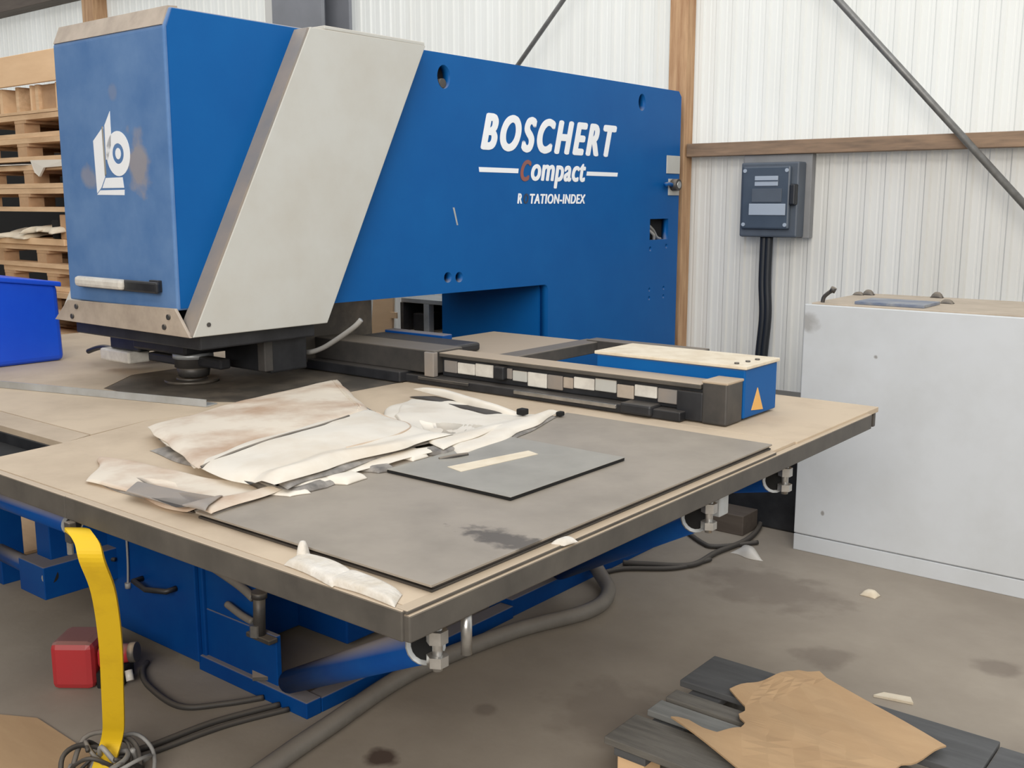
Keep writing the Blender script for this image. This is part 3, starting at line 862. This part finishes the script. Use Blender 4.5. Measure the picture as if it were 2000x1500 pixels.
for i in range(3):
    tube('hem', on_cloth([(-2.90 + 0.035 * i, 2.54 - 0.025 * i), (-2.80 + 0.03 * i, 2.48 - 0.025 * i), (-2.68 + 0.03 * i, 2.405 - 0.025 * i), (-2.55 + 0.03 * i, 2.325 - 0.025 * i), (-2.45 + 0.02 * i, 2.26 - 0.025 * i)], -0.0005), 0.0028, 'tarp_dirty', ta)
for k_, (x, y, a) in enumerate(((-1.885, 1.535, 0.05), (-1.885, 1.60, 0.07), (-1.88, 1.70, 0.06), (-1.89, 1.80, 0.05), (-1.91, 1.985, 0.06), (-1.895, 2.03, 0.05))):
    pad('torn_edge', [(x - 0.05, y - a), (x + 0.02, y - a * 0.6), (x + 0.03, y + a * 0.5), (x - 0.05, y + a)], TZ + 0.018, 0.010 + 0.004 * (k_ % 3), ('tarp', 'tarp_grey')[k_ % 2], ta, n=12, seed=x * 50 + y * 9, wob=0.05, wav=0.01, exp=8)

rg = thing('foam_strip', (-1.4, 1.25, TZ), 'torn white foam strip lying on the front corner of the table', 'foam strip')
pad('strip', [(-1.56, 1.212), (-1.575, 1.272), (-1.41, 1.278), (-1.40, 1.213)], TZ + 0.001, 0.012, 'rag', rg, n=20, seed=41, wob=0.03, wav=0.006, exp=10)
pad('strip', [(-1.44, 1.211), (-1.44, 1.277), (-1.262, 1.262), (-1.236, 1.213)], TZ + 0.001, 0.011, 'rag', rg, n=20, seed=42, wob=0.02, wav=0.006, exp=10)
pad('frayed_end', [(-1.56, 1.255), (-1.57, 1.275), (-1.548, 1.285), (-1.54, 1.262)], TZ + 0.003, 0.028, 'rag', rg, n=8, seed=43, wob=0.01, exp=4)
for i, (y, lab) in enumerate(((1.69, 'small pale flake stuck to the right table edge, the nearer one'), (1.96, 'small pale flake stuck to the right table edge, the farther one'))):
    o = pad('paper_flake', [(-1.232, y - 0.03), (-1.232, y + 0.03), (-1.20, y + 0.02), (-1.203, y - 0.02)], 0.899, 0.008, 'rag', None, n=8, seed=50 + i, wob=0.02, exp=4, at=(-1.215, y, 0.9))
    tag(o, lab, 'paper scrap')

# blue plastic tub on the table
bm = bmesh.new()
v = [bm.verts.new(p_) for p_ in ((-5.0, 1.80, TZ), (-4.46, 1.80, TZ), (-4.455, 2.33, TZ), (-5.0, 2.33, TZ), (-5.02, 1.80, 1.317), (-4.445, 1.80, 1.312), (-4.445, 2.315, 1.243), (-5.02, 2.315, 1.25))]
for f in ((3, 2, 1, 0), (4, 5, 6, 7), (0, 1, 5, 4), (1, 2, 6, 5), (2, 3, 7, 6), (3, 0, 4, 7)):
    bm.faces.new([v[i] for i in f])
bmesh.ops.recalc_face_normals(bm, faces=bm.faces)
bevel(bm, 0.025, 3)
tub = thing('plastic_tub', (-4.7, 2.0, TZ), 'bright blue plastic tub standing on the table below the pallets', 'tub')
finish('body', bm, 'bin', tub, smooth=False)
prism('lid', [(-5.035, 1.79, 1.306), (-4.432, 1.79, 1.303), (-4.432, 2.325, 1.231), (-5.035, 2.325, 1.236)], (0, 0, 0.022), 'bin', tub, 0.006)

# ------------------------------------------------------------ pallets at the left
PY0, PY1 = 3.06, 3.86


def make_pallet():
    root = thing('wooden_pallet', (-6.1, 3.46, 0), '', 'pallet', 'stacked wooden pallets')
    b0 = [box('deck_board', -6.7, -5.5, PY0 + i * 0.1675, PY0 + i * 0.1675 + 0.13, 0.104, 0.134, 'pallet', root, 0) for i in (0,)]
    for i in range(1, 5):
        c = b0[0].copy(); COL.objects.link(c); c.parent = root; c.location = (0, i * 0.1675, 0)
    s0_ = box('cross_board', -6.7, -6.56, PY0 + 0.002, PY1 - 0.002, 0.086, 0.104, 'pallet_b', root, 0)
    for i in (1, 2):
        c = s0_.copy(); COL.objects.link(c); c.parent = root; c.location = (i * 0.53, 0, 0)
    k0 = box('block', -6.70, -6.59, PY0 + 0.004, PY0 + 0.10, 0.028, 0.086, 'pallet_b', root, 0)
    for i in range(3):
        for j in range(3):
            if i or j:
                c = k0.copy(); COL.objects.link(c); c.parent = root; c.location = (i * 0.53, j * 0.347, 0)
    f0 = box('bottom_board', -6.7, -5.5, PY0, PY0 + 0.10, 0.001, 0.028, 'pallet', root, 0)
    for j in (1, 2):
        c = f0.copy(); COL.objects.link(c); c.parent = root; c.location = (0, j * 0.347, 0)
    return root


levels = [0.135 * k for k in range(10)] + [1.545, 1.68, 1.835, 1.97]
ords = ['lowest wooden pallet of the stack, resting on the floor', 'second wooden pallet up from the floor', 'third wooden pallet up from the floor', 'fourth wooden pallet up from the floor',
        'fifth wooden pallet up from the floor', 'sixth wooden pallet up from the floor', 'seventh wooden pallet up from the floor', 'eighth wooden pallet up, level with the blue tub',
        'wooden pallet just above the top of the blue tub', 'wooden pallet directly under the heap of torn packing paper', 'wooden pallet directly on top of the torn packing paper',
        'wooden pallet directly under the white foam sheets', 'wooden pallet directly on top of the white foam sheets', 'topmost wooden pallet, under the slatted crate']
random.seed(11)
proto = make_pallet()
for i, z in enumerate(levels):
    o = proto if i == 0 else copy_tree(proto)
    o.location = (-6.1 + random.uniform(-0.09, 0.12), 3.46 + random.uniform(-0.02, 0.03), z)
    o['label'] = ords[i]
pk = thing('packing_paper', (-6.0, 3.4, 1.35), 'heap of torn cream packing paper and card between two pallets', 'packing paper')
box('card_layer', -6.7, -5.75, 3.05, 3.85, 1.351, 1.39, 'ply', pk, 0.004)
for i in range(4):
    xx = -6.65 + 0.22 * i
    pad('paper', [(xx, 3.03), (xx + 0.27, 3.01), (xx + 0.25, 3.5), (xx - 0.03, 3.5)], 1.392 + 0.02 * i, 0.02, 'paper', pk, n=16, seed=60 + i, wob=0.08, wav=0.02, exp=24, zc=(-0.02, -0.03 * (i % 2), 0.05, 0.03))
box('dark_insert', -5.90, -5.82, 3.06, 3.5, 1.39, 1.50, 'void', pk, 0.01)
box('card_box', -5.80, -5.62, 3.06, 3.6, 1.39, 1.53, 'pallet_b', pk, 0.004)
fs = thing('foam_sheet', (-6.0, 3.4, 1.815), 'white foam sheets drooping over a pallet edge', 'foam sheet')
pad('sheet', [(-6.6, 3.03), (-5.95, 3.03), (-5.8, 3.8), (-6.6, 3.8)], 1.8155, 0.012, 'tarp', fs, n=20, seed=71, wob=0.04, wav=0.003)
prism('drooping_flap', [(-6.02, 3.025, 1.84), (-5.62, 3.025, 1.835), (-5.62, 3.025, 1.80), (-5.86, 3.02, 1.795), (-5.92, 3.02, 1.745), (-5.97, 3.02, 1.77)], (0, 0.012, 0), 'tarp', fs)
cr = thing('slatted_crate', (-6.1, 3.4, 2.105), 'open slatted wooden crate with upright boards on the pallets', 'crate')
box('base_board', -6.75, -5.5, 3.06, 3.85, 2.106, 2.122, 'pallet', cr, 0)
box('back_board', -6.75, -5.5, 3.40, 3.42, 2.122, 2.262, 'pallet_b', cr, 0)
for i, xx in enumerate((-6.62, -6.40, -6.20, -6.03, -5.97, -5.74)):
    w = 0.035 if i not in (3,) else 0.02
    box('upright', xx, xx + w, 3.06, 3.40, 2.122, 2.262, 'ply' if i % 2 else 'pallet', cr, 0)
box('side_panel', -5.93, -5.76, 3.08, 3.1, 2.122, 2.26, 'pallet_b', cr, 0)
pb = thing('plywood_box', (-6.1, 3.4, 2.264), 'long pale plywood box lying on top of the pallet stack', 'wooden box')
box('front_board', -6.75, -5.62, 3.03, 3.05, 2.265, 2.435, 'ply', pb, 0.003)
box('top_board', -6.75, -5.62, 3.05, 3.8, 2.415, 2.433, 'ply', pb, 0.003)
box('end_board', -5.64, -5.62, 3.05, 3.8, 2.265, 2.415, 'ply', pb, 0)

wl = thing('gap_blocker', (-6.1, 4.3, 0), 'black block added behind the pallet stack to keep its gaps dark', 'added block')  # added only to darken the openings between the pallets
box('dark_block', -10.2, -5.4, 3.95, 4.6, 0.1, 2.24, 'void', wl, 0.02)
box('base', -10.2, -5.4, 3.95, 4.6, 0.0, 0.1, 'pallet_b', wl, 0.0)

# things seen through the throat of the machine
shf = thing('background_cabinet', (-5.0, 5.2, 0), 'dark open cabinet with a light frame seen under the machine arm', 'cabinet')
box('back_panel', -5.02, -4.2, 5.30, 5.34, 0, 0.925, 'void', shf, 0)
box('top_frame', -5.04, -4.18, 5.05, 5.34, 0.925, 0.955, 'alu', shf, 0.003)
box('frame_post', -4.83, -4.78, 5.05, 5.10, 0, 0.925, 'alu', shf, 0.003)
box('side_panel', -5.05, -5.02, 5.05, 5.34, 0, 0.925, 'dark', shf, 0.003)
box('end_panel', -4.2, -4.17, 5.05, 5.34, 0, 0.925, 'dark', shf, 0.003)
box('bottom_shelf', -5.02, -4.2, 5.0, 5.30, 0.70, 0.73, 'table_strip', shf, 0.003)
box('dark_box', -4.98, -4.86, 5.10, 5.28, 0.731, 0.85, 'black', shf, 0.01)
wp = thing('leaning_board', (-5.2, 5.0, 0), 'pale wooden board leaning beside the dark cabinet under the machine arm', 'board')
prism('board', [(-5.34, 4.96, 0.0), (-5.09, 4.96, 0.0), (-5.06, 4.99, 0.96), (-5.25, 4.99, 0.96)], (0, 0.02, 0), 'ply', wp)
box('cleat', -5.07, -5.01, 4.97, 4.985, 0.82, 0.86, 'ply', wp, 0)

# ------------------------------------------------------------ switch box on the wall
sb = thing('switch_box', (-2.58, 5.6, 1.4), 'dark grey electrical switch box mounted on the white wall', 'switch box')
box('backboard', -2.80, -2.385, 5.63, 5.685, 1.40, 1.868, 'backboard', sb, 0.003)
box('housing', -2.765, -2.415, 5.53, 5.63, 1.405, 1.822, 'box_grey', sb, 0.010)
cv = box('cover', -2.745, -2.455, 5.505, 5.535, 1.45, 1.80, 'box_dark', sb, 0.010)
box('label_plate', -2.665, -2.525, 5.500, 5.506, 1.69, 1.745, 'box_label', cv, 0.002)
box('label_line', -2.665, -2.525, 5.498, 5.501, 1.715, 1.722, 'box_dark', cv, 0.0)
box('label_plate', -2.695, -2.475, 5.500, 5.506, 1.528, 1.592, 'box_label', cv, 0.002)
box('window', -2.68, -2.50, 5.500, 5.506, 1.60, 1.675, 'box_grey', cv, 0.002)
box('switch_handle', -2.452, -2.418, 5.49, 5.56, 1.585, 1.70, 'conduit', sb, 0.008)
for x in (-2.727, -2.475):
    for z in (1.475, 1.775):
        cyl('cover_screw', (x, 5.507, z), (x, 5.500, z), 0.011, 'box_label', cv, n=10)
for i, x in enumerate((-2.63, -2.60)):
    tube('supply_cable', [(x, 5.58, 1.41), (x, 5.58, 1.15), (x + 0.012, 5.58, 0.95), (x - 0.005, 5.585, 0.70), (x - 0.01, 5.59, 0.4), (x, 5.6, 0.02)], 0.023, 'conduit', sb, n=10)

# ------------------------------------------------------------ white cabinet at the right
wc = thing('white_cabinet', (-1.1, 4.75, 0), 'large plain white metal cabinet standing against the wall at the right', 'cabinet')
box('body', -1.88, 0.1, 4.455, 5.12, 0.0, 1.145, 'cab', wc, 0.004)
box('front_panel', -1.883, 0.1, 4.440, 4.457, 0.082, 1.150, 'cab', wc, 0.004)
box('plinth', -1.883, 0.1, 4.441, 4.457, 0.0, 0.077, 'cab', wc, 0.003)
box('top_board', -1.86, 0.1, 4.462, 5.10, 1.144, 1.156, 'cab_top', wc, 0.002)
for (nm, x0, x1, y0, y1, z1, m, lab) in (
        ('metal_offcut', -1.68, -1.38, 4.50, 4.72, 1.170, 'lblue', 'flat blue-grey metal offcut lying on the white cabinet'),):
    o = box(nm, x0, x1, y0, y1, 1.1565, z1, m, None, 0.002, at=((x0 + x1) / 2, (y0 + y1) / 2, 1.157))
    tag(o, lab, 'metal offcut')
hk = thing('pipe_hook', (-1.82, 4.50, 1.157), 'small upright dark hook on the left corner of the white cabinet', 'hook')
tube('hook', [(-1.825, 4.50, 1.157), (-1.82, 4.50, 1.18), (-1.80, 4.50, 1.20), (-1.785, 4.50, 1.21)], 0.009, 'dark', hk)
cyl('hook_tip', (-1.785, 4.50, 1.205), (-1.775, 4.50, 1.225), 0.013, 'dark', hk, n=10)
for i, (x, y, lab) in enumerate(((-1.90 + 0.06, 4.97, 'small dark lump on the white cabinet, nearest the hook'), (-1.80, 5.0, 'small dark lump on the white cabinet, beside the one nearest the hook'),
                                 (-1.50, 5.06, 'small dark lump on the white cabinet behind the offcut'), (-1.37, 4.80, 'small dark lump on the white cabinet at the right end of the offcut'))):
    o = pad('debris', [(x - 0.025, y - 0.02), (x + 0.03, y - 0.02), (x + 0.025, y + 0.02), (x - 0.03, y + 0.02)], 1.1565, 0.022, 'dark', None, n=8, seed=80 + i, wob=0.01, exp=3, at=(x, y, 1.157))
    tag(o, lab, 'debris')

# ------------------------------------------------------------ floor things
o = tube('floor_hose', [(-1.6, 0.2, 0.032), (-1.95, 0.8, 0.032), (-2.13, 1.30, 0.032), (-2.215, 1.66, 0.032), (-2.262, 1.92, 0.032), (-2.325, 2.35, 0.032), (-2.268, 2.82, 0.032), (-2.16, 3.16, 0.032), (-2.20, 3.36, 0.036), (-2.34, 3.50, 0.05), (-2.45, 3.56, 0.10)], 0.030, 'hose', None, n=14, sub=12, at=(-2.25, 2.4, 0))
tag(o, 'thick grey hose curving across the concrete floor under the table', 'hose')


def cable(pts, r, lab, z=None, m='cable'):
    o = tube('floor_cable', [(a[0], a[1], (a[2] if len(a) > 2 else r + 0.001)) for a in pts], r, m, None, n=8, sub=8, at=(pts[0][0], pts[0][1], 0))
    tag(o, lab, 'cable')


cable([(-3.13, 1.85), (-3.08, 1.80), (-2.966, 1.752), (-2.762, 1.734), (-2.666, 1.83), (-2.60, 1.94)], 0.010, 'dark cable looping on the floor right of the red canister')
cable([(-2.64, 1.43), (-2.613, 1.548), (-2.588, 1.746), (-2.521, 1.942)], 0.010, 'left of two dark cables running from the wire tangle to the blue floor beam')
cable([(-2.60, 1.43), (-2.575, 1.548), (-2.545, 1.746), (-2.475, 1.942)], 0.009, 'right of two dark cables running from the wire tangle to the blue floor beam')
cable([(-2.38, 3.75), (-2.287, 3.80), (-2.128, 3.915), (-2.12, 4.139), (-2.093, 4.396), (-2.151, 4.656), (-2.262, 4.846)], 0.013, 'dark cable curving on the floor towards the white cabinet')
cable([(-2.44, 4.371), (-2.246, 4.225), (-2.161, 4.217), (-2.038, 4.392)], 0.011, 'short dark cable lying under the far table corner')
cable([(-2.38, 3.60), (-2.33, 3.70), (-2.165, 3.843), (-2.10, 4.04)], 0.011, 'thin dark cable lying beside the end of the thick hose')
o = box('timber_offcut', -2.9, -2.15, 4.46, 4.62, 0.0, 0.10, 'beam', None, 0.004, at=(-2.5, 4.5, 0))
tag(o, 'dark timber offcut lying on the floor beside the white cabinet', 'timber')
o = box('dark_bin', -2.70, -1.92, 4.66, 5.1, 0.0, 0.62, 'black', None, 0.01, at=(-2.3, 4.9, 0))
tag(o, 'dark metal box in the shade left of the white cabinet', 'box')

# red canister
rcn = thing('red_canister', (-3.2, 1.65, 0), 'red plastic canister with a spout standing under the table', 'canister')
box('body', -3.272, -3.128, 1.57, 1.73, 0.0, 0.165, 'red', rcn, 0.022)
box('neck', -3.130, -3.07, 1.60, 1.68, 0.06, 0.135, 'red', rcn, 0.018)
cyl('spout', (-3.075, 1.64, 0.10), (-3.025, 1.64, 0.105), 0.036, 'red', rcn, n=16, r1=0.03)
cyl('cap', (-3.027, 1.64, 0.105), (-3.005, 1.64, 0.107), 0.034, 'edge', rcn, n=16)
cyl('outlet', (-3.03, 1.62, 0.05), (-3.02, 1.605, 0.02), 0.013, 'white_tool', rcn, n=10)
box('base', -3.126, -3.04, 1.58, 1.70, 0.0, 0.058, 'void', rcn, 0.008)
rcn.rotation_euler.z = 0.66

# yellow strap
STRAP = [(-2.325, 1.222, 0.815), (-2.31, 1.20, 0.828), (-2.27, 1.188, 0.832), (-2.235, 1.188, 0.812), (-2.222, 1.19, 0.77), (-2.265, 1.236, 0.667), (-2.355, 1.294, 0.496), (-2.445, 1.340, 0.330), (-2.51, 1.372, 0.20), (-2.54, 1.384, 0.145), (-2.555, 1.38, 0.10), (-2.54, 1.35, 0.06), (-2.51, 1.31, 0.03), (-2.49, 1.25, 0.014), (-2.48, 1.18, 0.012)]
bm = bmesh.new()
path = spline(STRAP, 6)
cw = Vector((0.80, 0.60, 0.0))
rows = []
for i, p_ in enumerate(path):
    d = (path[min(i + 1, len(path) - 1)] - path[max(i - 1, 0)]).normalized()
    nrm = d.cross(cw).normalized() * 0.004
    tt = i / (len(path) - 1)
    w = 0.030 if i > 10 else 0.012 + 0.0018 * i
    rows.append([bm.verts.new(p_ + cw * a * w + nrm * b) for a, b in ((-1, -1), (1, -1), (1, 1), (-1, 1))])
for a, b in zip(rows, rows[1:]):
    for k in range(4):
        bm.faces.new((a[k], a[(k + 1) % 4], b[(k + 1) % 4], b[k]))
bm.faces.new(rows[0])
bm.faces.new(list(reversed(rows[-1])))
o = finish('yellow_strap', bm, 'yellow', None, at=(-2.4, 1.3, 0))
tag(o, 'yellow webbing strap hanging from the table edge down to the floor', 'strap')
random.seed(5)
wt = thing('wire_tangle', (-2.47, 1.28, 0), 'tangle of thin grey wire wrapped around the yellow strap end', 'wire')
for i in range(11):
    a0 = random.uniform(0, 6.28)
    cx_, cy_ = -2.55 + random.uniform(-0.03, 0.04), 1.37 + random.uniform(-0.08, 0.03)
    r_ = random.uniform(0.045, 0.095)
    pts = []
    for k in range(7):
        a = a0 + k * 0.85
        pts.append((cx_ + r_ * math.cos(a), cy_ + r_ * math.sin(a), max(0.008, 0.05 + 0.05 * math.sin(a * 1.3 + i) + random.uniform(-0.015, 0.02))))
    tube('wire', pts, random.choice((0.006, 0.0075, 0.005)), random.choice(('cable', 'hose', 'cable_l', 'cable')), wt, n=6, sub=5)

# cardboard flat on the floor, lower left
o = prism('floor_cardboard', [(-3.35, 1.25, 0.001), (-3.05, 1.415, 0.001), (-2.72, 1.41, 0.001), (-2.58, 1.30, 0.001), (-2.62, 0.95, 0.001), (-3.3, 0.95, 0.001)], (0, 0, 0.006), 'card', None, 0, at=(-2.95, 1.2, 0))
tag(o, 'brown cardboard sheet lying flat on the floor near the strap', 'cardboard')
o = prism('lit_floor_sheet', [(-6.2, 2.0, 0.001), (-4.6, 2.0, 0.001), (-4.6, 2.47, 0.001), (-6.2, 2.47, 0.001)], (0, 0, 0.012), 'ply', None, 0, at=(-5.2, 2.2, 0))  # pale sheet in place of floor lit by daylight
tag(o, 'pale sheet standing in for lit floor beyond the left table leg', 'plywood')

# old grey pallet with cardboard
gp = thing('grey_pallet', (-1.0, 2.55, 0), 'old weathered grey pallet on the floor under the torn cardboard', 'pallet')
box('deck_board', -1.46, -0.3, 2.22, 2.385, 0.125, 0.147, 'greywood', gp, 0.003)
box('deck_board', -1.45, -0.35, 2.43, 2.51, 0.125, 0.145, 'greywood3', gp, 0.003)
box('deck_board', -1.45, -0.35, 2.535, 2.60, 0.122, 0.143, 'greywood', gp, 0.003)
box('deck_board', -1.47, -0.60, 2.655, 2.88, 0.125, 0.146, 'greywood2', gp, 0.003)
box('deck_board', -0.595, 0.1, 2.64, 2.86, 0.120, 0.142, 'greywood2', gp, 0.003)
for x, w in ((-1.43, 0.10), (-0.92, 0.09), (-0.42, 0.09)):
    box('cross_board', x, x + w, 2.225, 2.875, 0.100, 0.122, 'greywood2', gp, 0.002)
    for y in (2.235, 2.51, 2.76):
        box('block', x + 0.005, x + w - 0.01, y, y + 0.09, 0.0, 0.100, 'card_fresh' if y < 2.3 else 'greywood', gp, 0.003)
outl = [(-1.306, 2.663), (-1.25, 2.78), (-1.191, 2.90), (-1.165, 2.905), (-1.133, 2.92), (-1.10, 2.895), (-0.697, 2.717), (-0.744, 2.58), (-0.76, 2.55), (-0.831, 2.19), (-1.069, 2.271), (-1.345, 2.384), (-1.33, 2.40), (-1.304, 2.413), (-1.255, 2.400), (-1.21, 2.401), (-1.168, 2.46), (-1.172, 2.485), (-1.178, 2.507), (-1.205, 2.527), (-1.219, 2.55), (-1.214, 2.58), (-1.226, 2.603), (-1.27, 2.635)]
bm = bmesh.new()
vs2 = [bm.verts.new((x, y, 0.16)) for x, y in outl]
f = bm.faces.new(vs2)
bmesh.ops.triangulate(bm, faces=[f])
bmesh.ops.subdivide_edges(bm, edges=list(bm.edges), cuts=5, use_grid_fill=True)
bmesh.ops.triangulate(bm, faces=list(bm.faces))
for v in bm.verts:
    s_ = (v.co.x * 0.55 + v.co.y * 0.83)
    v.co.z = 0.164 + 0.005 * math.sin(s_ * 42) + 0.012 * noise.noise(v.co * 3.0)
r = bmesh.ops.extrude_face_region(bm, geom=list(bm.faces))
bmesh.ops.translate(bm, verts=[g for g in r['geom'] if isinstance(g, bmesh.types.BMVert)], vec=(0, 0, 0.005))
o = finish('cardboard_piece', bm, 'card', None, at=(-1.0, 2.5, 0.15))
tag(o, 'torn tan cardboard piece lying on the grey pallet', 'cardboard')

# scraps
o = pad('plastic_scrap', [(-2.09, 4.163), (-2.06, 4.31), (-2.0, 4.28), (-1.92, 4.20)], 0.001, 0.035, 'plastic', None, n=14, seed=95, wob=0.06, wav=0.03, exp=3, at=(-2.0, 4.22, 0))
tag(o, 'crumpled clear plastic scrap on the floor beside the white cabinet', 'scrap')
o = pad('paper_scrap', [(-1.42, 4.07), (-1.36, 4.06), (-1.355, 4.11), (-1.41, 4.12)], 0.001, 0.025, 'paper', None, n=8, seed=90, wob=0.02, exp=3, at=(-1.39, 4.09, 0))
tag(o, 'tiny crumpled paper scrap on the floor in front of the white cabinet', 'scrap')
o = prism('wood_sliver', [(-1.06, 3.21, 0.001), (-1.04, 3.25, 0.001), (-0.96, 3.27, 0.001), (-0.94, 3.235, 0.001)], (0, 0, 0.008), 'paper', None, 0, at=(-1.0, 3.24, 0))
tag(o, 'pale wood sliver on the floor behind the torn cardboard', 'scrap')
